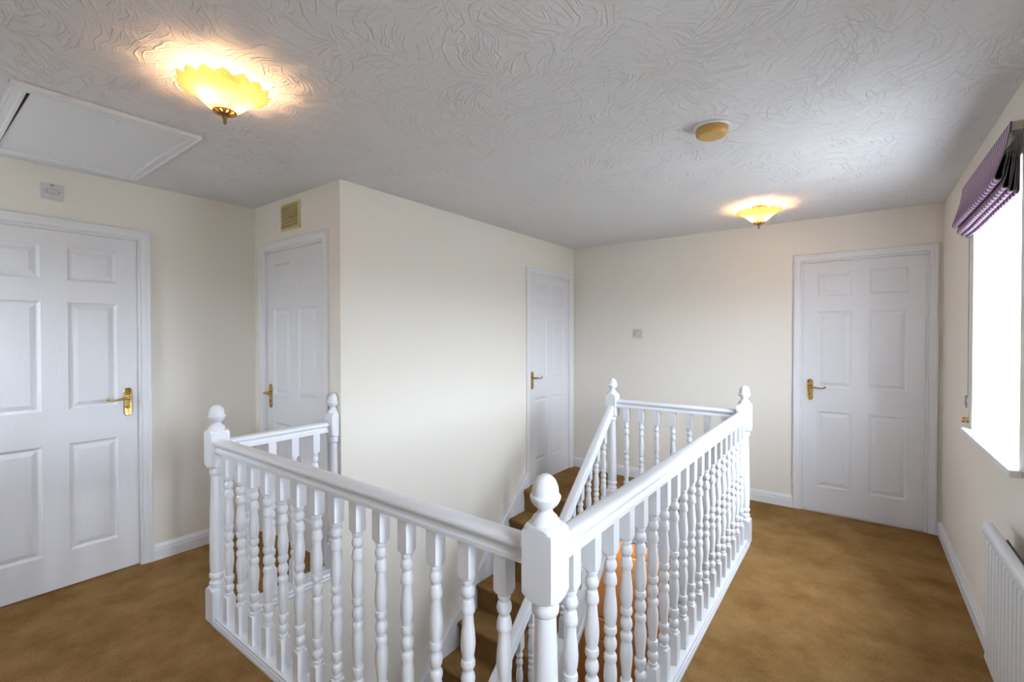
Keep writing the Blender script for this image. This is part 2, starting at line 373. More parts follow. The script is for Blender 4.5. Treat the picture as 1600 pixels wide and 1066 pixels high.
# ------------------------------------------------------------------ doors (local frame: x along wall, y out of the wall, z up)
def bpy_leaf(mb, W, Hh, T=.036, mi=0):
    ys = 0.0
    st, mul = .098, .108; pw = (W - 2 * st - mul) / 2
    xs = [(st, st + pw), (W - st - pw, W - st)]; zs = [(.195, .800), (.990, 1.595), (1.718, 1.902)]
    gx = sorted([0, W] + [a for p in xs for a in p]); gz = sorted([0, Hh] + [a for p in zs for a in p])
    for i in range(len(gx) - 1):
        for j in range(len(gz) - 1):
            cx, cz = (gx[i] + gx[i + 1]) / 2, (gz[j] + gz[j + 1]) / 2
            if any(a < cx < b for a, b in xs) and any(a < cz < b for a, b in zs): continue
            mb.add([(gx[i], ys, gz[j]), (gx[i + 1], ys, gz[j]), (gx[i + 1], ys, gz[j + 1]), (gx[i], ys, gz[j + 1])], [(0, 1, 2, 3)], mi)
    for a, b in xs:
        for c, d in zs:
            rings = [(0, 0), (.004, -.004), (.012, -.0085), (.017, -.009), (.042, -.0015), (.046, -.0015)]
            vs = []
            for o, dy in rings: vs += [(a + o, dy, c + o), (b - o, dy, c + o), (b - o, dy, d - o), (a + o, dy, d - o)]
            fs = []
            for r in range(len(rings) - 1):
                for k in range(4):
                    k2 = (k + 1) % 4; fs.append((4 * r + k, 4 * r + k2, 4 * r + 4 + k2, 4 * r + 4 + k))
            q = 4 * (len(rings) - 1); fs.append((q, q + 1, q + 2, q + 3)); mb.add(vs, fs, mi)
    # edges and back
    mb.add([(0, 0, 0), (W, 0, 0), (W, 0, Hh), (0, 0, Hh), (0, -T, 0), (W, -T, 0), (W, -T, Hh), (0, -T, Hh)],
           [(0, 1, 5, 4), (1, 2, 6, 5), (2, 3, 7, 6), (3, 0, 4, 7), (4, 5, 6, 7)], mi)
ARCH = [(0, 0), (.004, .010), (.010, .011), (.014, .008), (.018, .013), (.026, .015), (.044, .016), (.048, .019), (.058, .019), (.064, .014), (.064, 0)]
def weld(me):
    import bmesh
    bm = bmesh.new(); bm.from_mesh(me); bmesh.ops.remove_doubles(bm, verts=bm.verts, dist=1e-5); bmesh.ops.recalc_face_normals(bm, faces=bm.faces); bm.to_mesh(me); bm.free()
def door(name, label, loc, rz, W, side, hz, thumb=False, m=None, legs=(True, True), architrave_label='moulded white door frame', ext=None):
    """side=+1 handle near x=W, -1 near x=0; loc is the wall-face corner at x=0"""
    m = m or DOORW
    root = thing(name, label, 'door', loc, kind='structure'); root.rotation_euler = (0, 0, rz)
    mb = MB(); bpy_leaf(mb, W, LEAF_H - .006)
    for i, v in enumerate(mb.v): mb.v[i] = (v[0], v[1] - .012, v[2] + .006)
    lf = mb.build('door_leaf', m, root, local=True, smooth=0); weld(lf.data)
    mb = MB(); Z0 = 0; Z1 = LEAF_H + .004
    def path(pts):  # closed mitred profile: pts are outer-direction corners
        n = len(ARCH); vs = []
        for (x, z, ox, oz) in pts:
            for w, t in ARCH: vs.append((x + ox * w, t, z + oz * w))
        fs = []
        for i in range(len(pts) - 1):
            for k in range(n):
                k2 = (k + 1) % n; fs.append((i * n + k, i * n + k2, (i + 1) * n + k2, (i + 1) * n + k))
        fs.append(tuple(range(n))); fs.append(tuple((len(pts) - 1) * n + k for k in range(n)))
        mb.add(vs, fs)
    path([(-.002, Z0, -1, 0), (-.002, Z1, -1, 1), (W + .002, Z1, 1, 1), (W + .002, Z0, 1, 0)])
    # lining between frame and leaf
    mb.box(-.006, -.001, -.05, .003, 0, Z1); mb.box(W + .001, W + .006, -.05, .003, 0, Z1); mb.box(-.006, W + .006, -.05, .003, LEAF_H + .001, LEAF_H + .006)
    mb.build('architrave', m if m is OAK else SATIN, root, local=True, smooth=25)
    # handle
    hx = W - .050 if side > 0 else .050; s = -side
    mb = MB(); pw, ph = .021, .083; pts = []
    for k in range(25):
        a = PI * k / 24; pts.append((math.cos(a) * pw, ph - pw + math.sin(a) * pw * 1.1))
    for k in range(25):
        a = PI + PI * k / 24; pts.append((math.cos(a) * pw, -ph + pw + math.sin(a) * pw * 1.1))
    prs = [(1.0, 0), (1.0, .003), (.86, .006), (.80, .0055)]
    vs = []; n = len(pts)
    for sc_, d in prs: vs += [(px * sc_, d, pz * (1 - (1 - sc_) * .25)) for px, pz in pts]
    fs = [(r * n + k, r * n + (k + 1) % n, (r + 1) * n + (k + 1) % n, (r + 1) * n + k) for r in range(len(prs) - 1) for k in range(n)] + [tuple(range((len(prs) - 1) * n, len(prs) * n))]
    mb.add(vs, fs)
    hp = mb.build('door_handle', BRASS, root, (hx, -.012, hz), local=True, smooth=40); hp['label'] = 'polished brass handle plate'
    z0 = .024
    lv = MB()
    lv.tube([(0, .004, z0), (0, .02, z0), (0, .032, z0), (0, .046, z0)], [.0115, .0095, .008, .0095], 14)
    pp = [(0, .046, z0)]; rr = [.0085]
    for k in range(1, 17):
        t = k / 16; x = s * t * .105; z = z0 + .004 * math.sin(t * PI) - .016 * math.sin(t * PI * .9) * t + (.012 * max(0, (t - .8) / .2) ** 1.5)
        pp.append((x, .046 + .004 * math.sin(t * PI), z)); rr.append(.0085 - .0035 * math.sin(min(1, t * 1.15) * PI * .5) + (.0025 if t > .9 else 0))
    lv.tube(pp, rr, 12)
    lv.build('lever', BRASS, hp, local=True, smooth=60)
    tb = MB()
    if thumb:
        tb.tube([(0, .004, -.03), (0, .012, -.03)], [.009, .007], 14); tb.tube([(-.008, .014, -.03), (.008, .014, -.03)], [.004, .004], 8)
        tb.build('thumb_turn', BRASS, hp, local=True, smooth=50)
    else:
        tb.tube([(0, .0050, -.03), (0, .0064, -.03)], .004, 12); tb.box(-.0018, .0018, .0052, .0064, -.043, -.03)
        tb.build('keyhole', DARK, hp, local=True, smooth=50)
    for zz in (ph - .020, -ph + .020):
        for xx in (-.011, .011):
            sb = MB(); sb.tube([(xx, .004, zz), (xx, .0068, zz)], [.003, .0024], 10); sb.build('screw', OLDBRASS, hp, local=True, smooth=50)
    return root
# local +y must point out of the wall
door('door_1', 'large white six panel door on the left wall', (XL, D1[1], 0), -PI/2, D1[1] - D1[0], -1, 1.012, thumb=True)
door('door_2', 'white cupboard door under the yellow vent', (D2[1], 0, 0), PI, D2[1] - D2[0], 1, .985)
door('door_3', 'white door at the top of the stairs', (0, D3[1], 0), -PI/2, D3[1] - D3[0], 1, .985)
door('door_4', 'white six panel door at the right end of the far wall', (D4[1], YF, 0), PI, D4[1] - D4[0], 1, .975)

# wooden door downstairs
def front_door():
    W = .93; x0 = .115
    root = thing('door_5', 'varnished wooden panel door on the storey below', 'door', (x0 + W, YF - .03, ZL), kind='structure'); root.rotation_euler = (0, 0, PI)
    mb = MB(); bpy_leaf(mb, W, 1.985, .03)
    lf = mb.build('door_leaf', OAK, root, local=True, smooth=0); weld(lf.data)
    mb = MB(); mb.box(-.07, 0, -.03, .015, 0, 2.05); mb.box(W, W + .07, -.03, .015, 0, 2.05); mb.box(0, W, -.03, .015, 1.985, 2.05)
    mb.build('door_frame', OAK, root, local=True, smooth=0)
front_door()

# ------------------------------------------------------------------ newel posts and balusters
def acorn(z0, k=1.0):
    """acorn finial, z0 = top of the block"""
    pr = [(-.004, .036), (.000, .0370), (.005, .0375), (.010, .036), (.013, .033), (.015, .0325), (.019, .030), (.024, .0235), (.030, .0195), (.034, .0185), (.038, .0205),
          (.043, .0265), (.049, .0325), (.056, .0365), (.060, .0380), (.063, .0395), (.067, .0400), (.070, .0390), (.072, .0345), (.078, .0345), (.088, .0338), (.098, .0310),
          (.107, .0268), (.114, .0205), (.119, .0135), (.1215, .0070), (.1225, .0010)]
    return [(z0 + z, r * .97 * k) for z, r in pr]
def ease_block(z0, z1, sq, top=True, bottom=True, e=.020):
    """square block with ends turned over: radii beyond sq*sqrt2 leave the full square"""
    R = sq * 1.4143; out = []
    if bottom:
        for k in range(7):
            t = k / 6; out.append((z0 + e * t, sq + (R - sq) * math.sin(t * PI / 2) ** .8))
        out.append((z0 + e + .0008, R))
    else: out.append((z0, R))
    if top:
        out.append((z1 - e - .0008, R))
        for k in range(7):
            t = k / 6; out.append((z1 - e + e * t, sq + (R - sq) * math.cos(t * PI / 2) ** .8))
    else: out.append((z1, R))
    return out
def newel_profile(sq, ztop, zb, zbot=0):
    p = [(zbot, sq * 1.4143)] + ease_block(.06, .165, sq, True, False)
    z = .165
    p += [(z, .031), (z + .004, .031), (z + .008, .036), (z + .016, .0385), (z + .026, .037), (z + .031, .033), (z + .034, .0315), (z + .044, .0315), (z + .047, .034), (z + .052, .0375), (z + .060, .0380), (z + .068, .0365), (z + .072, .033), (z + .075, .0315)]
    p += [(z + .085, .0335), (z + .11, .0350), (z + .16, .0352), (z + .25, .0345), (z + .38, .032), (zb - .06, .0275), (zb - .042, .0270), (zb - .040, .030), (zb - .034, .0335), (zb - .022, .0345), (zb - .010, .0325), (zb - .004, .029), (zb, .028)]
    p += ease_block(zb, ztop, sq, True, True, .020)
    p += [(ztop, .034)]
    return p
def newel(label, x, y, zbot=0.0, shift=0.0, group=None):
    root = thing('newel_post', label, 'newel post', (x, y, min(zbot, 0) + shift), group)
    mb = MB()
    pr = newel_profile(.0425, .947, .762, 0)
    if zbot < 0: pr = [(zbot, .0425 * 1.4143)] + pr[1:]
    mb.lathe([(z + shift, r) for z, r in pr], x, y, 40, sq=.0425)
    mb.build('post', WHITE, root, (x, y, shift), smooth=30)
    mb = MB(); mb.lathe(acorn(.946 + shift), x, y, 32); mb.build('acorn_finial', WHITE, root, (x, y, .946 + shift), smooth=40)
    return root
newel('white newel post nearest the camera, at the stairwell corner between the two long rails', XE, YA)
newel('white newel post at the left end of the front rail, near the large left door', XA, YA)
newel('white newel post at the far end of the long right rail', XE, YC)
newel('white newel post at the top of the stairs beside the sloping rail', XD, YC, -.30)
# half newel against the cupboard wall
root = thing('newel_post', 'white half newel post fixed to the wall beside the cupboard door', 'newel post', (XB, -.02, 0))
mb = MB(); pr = newel_profile(.040, .950, .812); mb.lathe([(z, r) for z, r in pr], XB, -.008, 40, sq=.040, ymax=-.001); mb.build('post', WHITE, root, (XB, -.02, 0), smooth=30)
mb = MB(); mb.lathe(acorn(.949, .96), XB, -.014, 32, ymax=-.001); mb.build('acorn_finial', WHITE, root, (XB, -.02, .949), smooth=40)

def baluster_mesh(zt0, zt1, ztop, zbot, sq=.0205):
    """turned part between zt0 and zt1, square blocks beyond"""
    half = [(0, .0150), (10, .0155), (14, .0175), (28, .0175), (33, .0150), (48, .0148), (54, .0165), (70, .0192), (90, .0206), (108, .0195), (122, .0168), (128, .0140), (140, .0132), (148, .0150), (152, .0165),
            (165, .0178), (190, .0200), (208, .0208), (226, .0203), (234, .0185), (238, .0150), (262, .0152), (310, .0168), (380, .0200), (430, .0213), (470, .0208), (510, .0185), (540, .0160), (546, .0162), (550, .0190), (572, .0206), (590, .0203), (606, .0175), (612, .0150), (624, .0140), (634, .0152), (642, .0168), (656, .0192), (680, .0206)]
    full = half + [(1360 - u, r) for u, r in half[:-1][::-1]]
    Lh = (zt1 - zt0) / 1360
    p = [(zbot, sq * 1.4143)] + ease_block(zbot + .02, zt0, sq, True, False, .011)
    p += [(zt0 + (1360 - u) * Lh, r) for u, r in full[::-1]]
    p += ease_block(zt1, ztop, sq, False, True, .011)
    mb = MB(); mb.lathe(p, 0, 0, 24, sq=sq)
    return mb
RAIL = [(0, .060), (.012, .0598), (.021, .058), (.028, .053), (.0315, .046), (.0310, .039), (.027, .034), (.022, .031), (.0195, .026), (.0200, .020), (.0235, .015), (.0270, .012), (.0275, .006), (.0275, 0)]
RAILP = [(p, q) for p, q in RAIL] + [(-p, q) for p, q in RAIL[::-1][:-1]]
BASE = [(.046, -.02), (.046, .012), (.0445, .014), (.0425, .014), (.0415, .009), (.0400, .009), (.0395, .020), (.0370, .022), (.0350, .022), (.0345, .016), (.0330, .016), (.0325, .028)]
BASEP = BASE + [(-p, q) for p, q in BASE[::-1]]
def balustrade(label, ax, base, a, b, ba, z0=.84, base_to=None, twist=0):
    """ax 'x': runs along x at y=base; ax 'y': runs along y at x=base"""
    if ax == 'x':
        root = thing('balustrade', label, 'balustrade', ((a + b) / 2, base, 0)); fm = lambda s: (lambda p, q: (s, base + p, z0 + q)); fb = lambda s: (lambda p, q: (s, base + p, q))
    else:
        root = thing('balustrade', label, 'balustrade', (base, (a + b) / 2, 0)); fm = lambda s: (lambda p, q: (base + p, s, z0 + q)); fb = lambda s: (lambda p, q: (base + p, s, q))
    org = tuple(WORLD[root.name])
    mb = MB(); mb.prism(RAILP, fm(a), fm(b)); mb.build('handrail', WHITE, root, org, smooth=35)
    mb = MB(); mb.prism(BASEP, fb(a), fb(b)); mb.build('base_rail', WHITE, root, org, smooth=20)
    for t in ba:
        c = BAL.copy(); COL.objects.link(c); c.parent = root
        w = Vector((t, base, 0)) if ax == 'x' else Vector((base, t, 0)); c.location = w - WORLD[root.name]
bm_ = baluster_mesh(.158, .730, .842, .024)
BAL = bm_.build('baluster', WHITE, None, (0, 0, 0), smooth=32)
h = .0425
balustrade('white balustrade across the front of the stairwell, from the left newel to the nearest newel', 'x', YA, XA + h, XE - h, [XA + (XE - XA) / 15 * (k + 1) for k in range(14)])
balustrade('long white balustrade along the right side of the stairwell, beside the open carpet', 'y', XE, YA + h, YC - h, [YA + (YC - YA) / 20 * (k + 1) for k in range(19)])
balustrade('short white balustrade at the far end of the stairwell, facing the far wall', 'x', YC, XD + h, XE - h, [XD + (XE - XD) / 8 * (k + 1) for k in range(7)])
balustrade('short white balustrade on the left, running to the cupboard wall', 'y', -.070, YA + h, -.051, [YA + .63 / 5 * (k + 1) for k in range(4)])
bpy.data.objects.remove(BAL)

# fascia boards lining the stairwell opening
mb = MB()
FAS = [(0, .02), (.012, .018), (.016, .008), (.014, 0), (.008, -.004), (.008, -.155), (.014, -.160), (.016, -.168), (.012, -.176), (.014, -.182), (.016, -.192), (.010, -.200), (.010, -.212), (0, -.212)]
mb.prism(FAS, lambda p, q: (XD - .02, YC - .042 - p, q), lambda p, q: (XE, YC - .042 - p, q))
mb.box(XD - .02, XE, YC - .042, YC + .0, -FT, -.021)
struct(mb, 'trim_far', WHITE, 'white fascia below the short far balustrade', 'trim', smooth=25)
mb = MB(); mb.prism(FAS, lambda p, q: (XE - .036 - p, YA, q), lambda p, q: (XE - .036 - p, YC - .042, q)); mb.box(XE - .036, XE - .001, YA, YC - .04, -FT, -.021)
struct(mb, 'trim_right', WHITE, 'white fascia below the long right balustrade', 'trim', smooth=25)
mb = MB(); mb.prism([(0, .028), (.012, .026), (.016, .016), (.012, .004), (.016, -.002), (.014, -.014), (.006, -.022), (0, -.022)], lambda p, q: (-.026 + p + .02, YA + .02, q), lambda p, q: (-.026 + p + .02, -.001, q)); mb.box(-.03, -.004, YA + .02, -.001, -.02, .027)
struct(mb, 'trim_left', WHITE, 'white nosing below the short left balustrade', 'trim', smooth=25)
mb = MB(); mb.prism(FAS, lambda p, q: (XA + .05, YA + .040 + p, q), lambda p, q: (XE - .05, YA + .040 + p, q)); mb.box(XA + .05, XE - .05, YA + .001, YA + .040, -FT, -.021)
struct(mb, 'trim_front', WHITE, 'white fascia below the front balustrade', 'trim', smooth=25)

# ------------------------------------------------------------------ staircase
RISE, GO = .195, .2184; SL = RISE / GO; Y0 = 1.845
stair = thing('staircase', 'ochre carpeted stairs with white strings and a sloping white handrail', 'stairs', (.45, -.78, ZL))
for k in range(1, 13):
    yn = Y0 - GO * k; zt = -RISE * k   # nosing y and tread height
    mb = MB()
    pr = [(yn + GO + .02, zt), (yn + .012, zt), (yn + .004, zt - .003), (yn, zt - .011), (yn - .001, zt - .022), (yn + .004, zt - .034), (yn + .018, zt - .040), (yn + .020, zt - RISE - .002), (yn + GO + .02, zt - RISE - .002)]
    mb.prism(pr, lambda p, q: (.024, p, q), lambda p, q: (XD - .044, p, q))
    mb.build('stair_step', CARPET, stair, (.45, yn, zt), smooth=40)
# riser under the landing edge
mb = MB(); mb.box(.024, XD - .044, Y0 + .018, Y0 + .03, -RISE, -.03); mb.build('top_riser', CARPET, stair, (.45, Y0, -RISE), smooth=0)
def nose(y): return SL * (y - Y0)
# wall string
mb = MB(); ya, yb = 1.921, -.60
def sl_prism(mb, sect, x0, y1, y2, zoff):
    mb.prism(sect, lambda p, q: (x0 + p, y1, nose(y1) + zoff + q), lambda p, q: (x0 + p, y2, nose(y2) + zoff + q))
sect = [(0, 0), (.020, 0), (.024, -.006), (.024, -.020), (.019, -.026), (.019, -.36), (0, -.36)]
sl_prism(mb, sect, 0.001, ya, yb, .075)
mb.build('wall_string', WHITE, stair, (0, 1, -.7), smooth=25)
# outer string with capping
mb = MB(); ye = YC - .045
sect = [(-.030, 0), (.030, 0), (.033, -.006), (.033, -.018), (.026, -.024), (.016, -.026), (.016, -.255), (.022, -.260), (.024, -.275), (.018, -.285), (.022, -.292), (.022, -.312), (-.043, -.312), (-.043, -.026), (-.043, -.024), (-.043, -.012), (-.033, -.006)]
sl_prism(mb, sect, XD, ye, -.77, .055)
mb.build('outer_string', WHITE, stair, (XD, .5, -1), smooth=25)
mb = MB(); sl_prism(mb, [(0, 0), (XD - .057, 0), (XD - .057, -.02), (0, -.02)], .012, 1.88, -.62, -.25); mb.build('soffit', LOWALL, stair, (.4, .6, -1.3), smooth=0)
# sloping balustrade
fl = stair
def rz(y): return .81 + .888 * (y - 1.797)
mb = MB(); y1, y2 = YC - .0425, -.70
cs = 1 / math.cos(math.atan(.888))
mb.prism(RAILP, lambda p, q: (XD + p, y1, rz(y1) + (q - .06) * cs), lambda p, q: (XD + p, y2, rz(y2) + (q - .06) * cs)); mb.build('handrail', WHITE, fl, (XD, .5, -.4), smooth=35)
zf = nose(1.097) + .055; zr = rz(1.097) - .06 * cs
T0, T1 = .118, zr - zf - .100
stairbal = None
for k in range(19):
    y = 1.722 - .1248 * k
    if stairbal is None:
        mb = baluster_mesh(T0, T1, zr - zf + .012, -.012); stairbal = mb.build('baluster', WHITE, fl, (0, 0, 0), smooth=32, local=True); c = stairbal
    else:
        c = stairbal.copy(); COL.objects.link(c)
    c.location = Vector((XD, y, nose(y) + .055)) - WORLD[fl.name]
newel('white newel post at the foot of the stairs', XD, -.82, -.2, ZL + .2)

# ------------------------------------------------------------------ loft hatch
lh = thing('loft_hatch', 'white loft hatch with a flat panel in the ceiling, top left', 'loft hatch', (-.46, -1.025, H))
x0, x1, y0, y1 = -.955, .012, -1.330, -.722
FR = [(0, 0), (0, -.016), (.006, -.018), (.012, -.014), (.030, -.014), (.036, -.018), (.046, -.018), (.046, 0)]
mb = MB(); corners = [(x0, y0, 1, 1), (x1, y0, -1, 1), (x1, y1, -1, -1), (x0, y1, 1, -1)]; n = len(FR); vs = []
for x, y, sx, sy in corners: vs += [(x + sx * w, y + sy * w, H + z - .0005) for w, z in FR]
fs = [(i * n + k, i * n + (k + 1) % n, ((i + 1) % 4) * n + (k + 1) % n, ((i + 1) % 4) * n + k) for i in range(4) for k in range(n)]
mb.add(vs, fs); mb.build('hatch_frame', SATIN, lh, (-.46, -1.025, H), smooth=20)
mb = MB(); zt = H - .007
pts = [(x0 + .045, y0 + .050), (x1 - .046, y0 + .060), (x1 - .046, y1 - .046), (x0 + .045, y1 - .046)]
mb.add([(a, b, zt) for a, b in pts] + [(a, b, zt + .006) for a, b in pts], [(0, 1, 2, 3), (4, 5, 6, 7), (0, 1, 5, 4), (1, 2, 6, 5), (2, 3, 7, 6), (3, 0, 4, 7)])
mb.build('hatch_panel', SATIN, lh, (-.46, -1.025, H), smooth=0)
mb = MB(); mb.add([(x0 + .045, y0 + .045, H - .0012), (x1 - .045, y0 + .045, H - .0012), (x1 - .046, y0 + .062, H - .0012), (x0 + .045, y0 + .052, H - .0012)], [(0, 1, 2, 3)])
gp = mb.build('hatch_gap', DARK, lh, (-.46, -1.3, H), smooth=0)
mb = MB(); mb.lathe([(zt - .0005, .014), (zt - .004, .014), (zt - .006, .011), (zt - .003, .008)], -.10, -1.022, 16)
mb.tube([(-.100 + .010 * math.sin(k * PI / 6), -1.022 + .004 * k / 12, zt - .014 - .011 * math.cos(k * PI / 6)) for k in range(12)], .0022, 8)
mb.build('catch', UPVC, lh, (-.1, -1.022, zt), smooth=40)['label'] = 'small round metal catch'

# ------------------------------------------------------------------ ceiling lights
def ceiling_light(label, x, y, rot):
    root = thing('ceiling_light', label, 'ceiling light', (x, y, H), 'amber glass ceiling lights')
    WORLD[root.name] = Vector((x, y, H))
    mb = MB(); prof = [(-.112, .036), (-.108, .044), (-.100, .054), (-.088, .066), (-.076, .078), (-.066, .091), (-.057, .106), (-.049, .121), (-.042, .135), (-.036, .146)]
    n = 384; vs = []; fs = []
    for i, (z, r) in enumerate(prof):
        t = i / (len(prof) - 1)
        for k in range(n):
            a = 2 * PI * k / n
            flute = math.cos(a * 16)
            rr = r * (1 + .035 * t * flute + .010 * math.cos(a * 48) * (.35 + .65 * t))
            zz = z + (.012 * t ** 3) * abs(math.cos(a * 8)) - .004 * t ** 3
            vs.append((x + rr * math.cos(a), y + rr * math.sin(a), H + zz))
    for i in range(len(prof) - 1):
        for k in range(n): k2 = (k + 1) % n; fs.append((i * n + k, i * n + k2, (i + 1) * n + k2, (i + 1) * n + k))
    mb.add(vs, fs); g = mb.build('glass_shade', AMBER, root, (x, y, H), smooth=60); g['label'] = 'scalloped amber glass bowl'
    mb = MB(); mb.lathe([(H - .0005, .05), (H - .012, .05), (H - .016, .045), (H - .016, .006), (H - .118, .006)], x, y, 24); mb.build('ceiling_plate', OLDBRASS, root, (x, y, H), smooth=40)
    # pierced brass cap: petals plus ring
    mb = MB(); mb.lathe([(H - .1125, .038), (H - .1150, .0395), (H - .1175, .038), (H - .1165, .034)], x, y, 32, cap=False)
    for k in range(10):
        a = 2 * PI * k / 10
        mb.tube([(x + math.cos(a + j * .12) * rr_, y + math.sin(a + j * .12) * rr_, H - zz_) for j, rr_, zz_ in ((0, .010, .123), (1, .018, .1215), (1.6, .026, .119), (.8, .036, .116))], [.0035, .0045, .0045, .003], 6)
        mb.tube([(x + math.cos(a + j * .12) * rr_, y + math.sin(a + j * .12) * rr_, H - zz_) for j, rr_, zz_ in ((3, .014, .1225), (2.4, .022, .120), (3, .036, .116))], .003, 6)
    mb.lathe([(H - .1215, .0165), (H - .1255, .015), (H - .128, .010)], x, y, 16)
    mb.build('brass_cap', OLDBRASS, root, (x, y, H), smooth=50)['label'] = 'pierced brass cap'
    mb = MB(); mb.lathe([(H - .126, .0095), (H - .130, .0075), (H - .134, .0100), (H - .139, .0080), (H - .143, .0052), (H - .146, .0066), (H - .149, .0050), (H - .154, .0060), (H - .160, .0012)], x, y, 16)
    mb.build('finial', OLDBRASS, root, (x, y, H - .126), smooth=50)
    for s in (-1, 1):
        bx, by = x + math.cos(rot) * .044 * s, y + math.sin(rot) * .044 * s
        mb = MB(); bz = H - .084
        mb.lathe([(bz - .013, .002), (bz - .011, .008), (bz - .005, .0125), (bz, .0135), (bz + .006, .012), (bz + .011, .007), (bz + .013, .002)], bx, by, 16); mb.build('bulb', BULB, root, (bx, by, bz), smooth=60)
        l = bpy.data.lights.new('bulb_light', 'POINT'); l.energy = LAMP_W / 2; l.color = LAMP_COL; l.shadow_soft_size = .012
        o = bpy.data.objects.new('bulb_light', l); COL.objects.link(o); o.parent = root; o.location = Vector((bx, by, bz + .022)) - WORLD[root.name]
ceiling_light('amber scalloped glass ceiling light nearest the loft hatch, the larger looking one', .612, -.862, math.atan2(.801, -.598) + PI/2 + PI/2 - .5)
ceiling_light('amber scalloped glass ceiling light near the far wall, to the right of the smoke alarm', 1.885, 2.16, .3)

# ------------------------------------------------------------------ smoke alarm
sm = thing('smoke_alarm', 'round yellowed smoke alarm on the ceiling', 'smoke alarm', (1.935, .60, H))
mb = MB(); mb.lathe([(H - .0005, .077), (H - .007, .077), (H - .009, .075)], 1.935, .60, 48); mb.build('mounting_plate', UPVC, sm, (1.935, .6, H), smooth=40)
mb = MB(); mb.lathe([(H - .009, .066), (H - .012, .068), (H - .028, .067), (H - .036, .064), (H - .041, .057), (H - .0415, .052), (H - .0412, .006), (H - .0410, .001)], 1.935, .60, 48); b_ = mb.build('body', YELLOWED, sm, (1.935, .6, H), smooth=40); b_['label'] = 'yellowed plastic body'
for dx, dy, r in ((.020, -.012, .0045), (.034, -.002, .0035)):
    mb = MB(); mb.lathe([(H - .0405, r), (H - .0422, r), (H - .0424, r * .6)], 1.935 + dx, .60 + dy, 12); mb.build('button', GREYMARK, sm, (1.935 + dx, .6 + dy, H - .041), smooth=0)

# ------------------------------------------------------------------ yellow air vent
v = thing('air_vent', 'pale yellow louvred air vent above the cupboard door', 'vent', (-.562, 0, 2.204))
mb = MB(); vx0, vx1, vz0, vz1 = -.685, -.439, 2.116, 2.294
mb.box(vx0, vx1, -.006, 0, vz0, vz0 + .018); mb.box(vx0, vx1, -.006, 0, vz1 - .008, vz1); mb.box(vx0, vx0 + .006, -.006, 0, vz0, vz1); mb.box(vx1 - .016, vx1, -.012, 0, vz0, vz1)
mb.build('vent_frame', PALEYEL, v, (-.562, 0, 2.204), smooth=0, bevel=.0015)
mb = MB(); mb.box(vx0 + .006, vx1 - .016, -.001, 0, vz0 + .018, vz1 - .008); mb.build('vent_back', mat('brown_vent_backing', (.34, .25, .10), .9), v, (-.562, 0, 2.204), smooth=0)
nl = 9
for k in range(nl):
    zz = vz0 + .018 + (vz1 - vz0 - .026) * (k + .5) / nl
    mb = MB(); mb.prism([(-.001, zz + .007), (-.010, zz - .004), (-.009, zz - .0065), (-.0005, zz + .003)], lambda p, q: (vx0 + .004, p, q), lambda p, q: (vx1 - .014, p, q)); mb.build('louvre', PALEYEL, v, (-.562, 0, zz), smooth=0)

# ------------------------------------------------------------------ switches
sw = thing('fused_spur', 'white fused connection plate high on the wall above the large left door', 'wall plate', (XL, -1.063, 2.20))
mb = MB(); mb.box(XL, XL + .008, -1.107, -1.019, 2.155, 2.243); mb.build('face_plate', PLASTIC, sw, (XL, -1.063, 2.2), smooth=0, bevel=.002)
mb = MB(); mb.box(XL + .007, XL + .0115, -1.083, -1.039, 2.190, 2.212); mb.build('fuse_carrier', PLASTIC, sw, (XL, -1.063, 2.2), smooth=0, bevel=.001)
mb = MB(); mb.box(XL + .0078, XL + .0084, -1.085, -1.037, 2.188, 2.214); mb.box(XL + .0078, XL + .0085, -1.066, -1.058, 2.217, 2.219); mb.box(XL + .0078, XL + .0085, -1.065, -1.060, 2.182, 2.185)
mb.add([(XL + .0085, -1.074, 2.239), (XL + .0085, -1.052, 2.239), (XL + .0085, -1.0605, 2.226), (XL + .0085, -1.0655, 2.226), (XL + .0079, -1.074, 2.239), (XL + .0079, -1.052, 2.239), (XL + .0079, -1.0605, 2.226), (XL + .0079, -1.0655, 2.226)], [(0, 1, 2, 3), (4, 5, 6, 7), (0, 1, 5, 4), (1, 2, 6, 5), (2, 3, 7, 6), (3, 0, 4, 7)])
mb.build('printed_mark', GREYMARK, sw, (XL, -1.063, 2.2), smooth=0)
for yy in (-1.094, -1.032):
    mb = MB(); mb.tube([(XL + .007, yy, 2.2), (XL + .0090, yy, 2.2)], .0032, 10); mb.build('screw', GREYMARK, sw, (XL, yy, 2.2), smooth=0)
sw = thing('light_switch', 'small white light switch on the far wall', 'light switch', (.722, YF, 1.43))
mb = MB(); mb.box(.678, .766, YF - .008, YF, 1.387, 1.472); mb.build('face_plate', PLASTIC, sw, (.722, YF, 1.43), smooth=0, bevel=.002)
mb = MB()
for xx in (.702, .730):
    mb.prism([(0, 1.416), (-.005, 1.416), (-.009, 1.442), (0, 1.442)], lambda p, q: (xx, YF - .007 + p, q), lambda p, q: (xx + .012, YF - .007 + p, q))
mb.build('rocker', PLASTIC, sw, (.722, YF, 1.43), smooth=0)
for xx in (.690, .754):
    mb = MB(); mb.tube([(xx, YF - .007, 1.43), (xx, YF - .0092, 1.43)], .0032, 10); mb.build('screw', GREYMARK, sw, (xx, YF, 1.43), smooth=0)

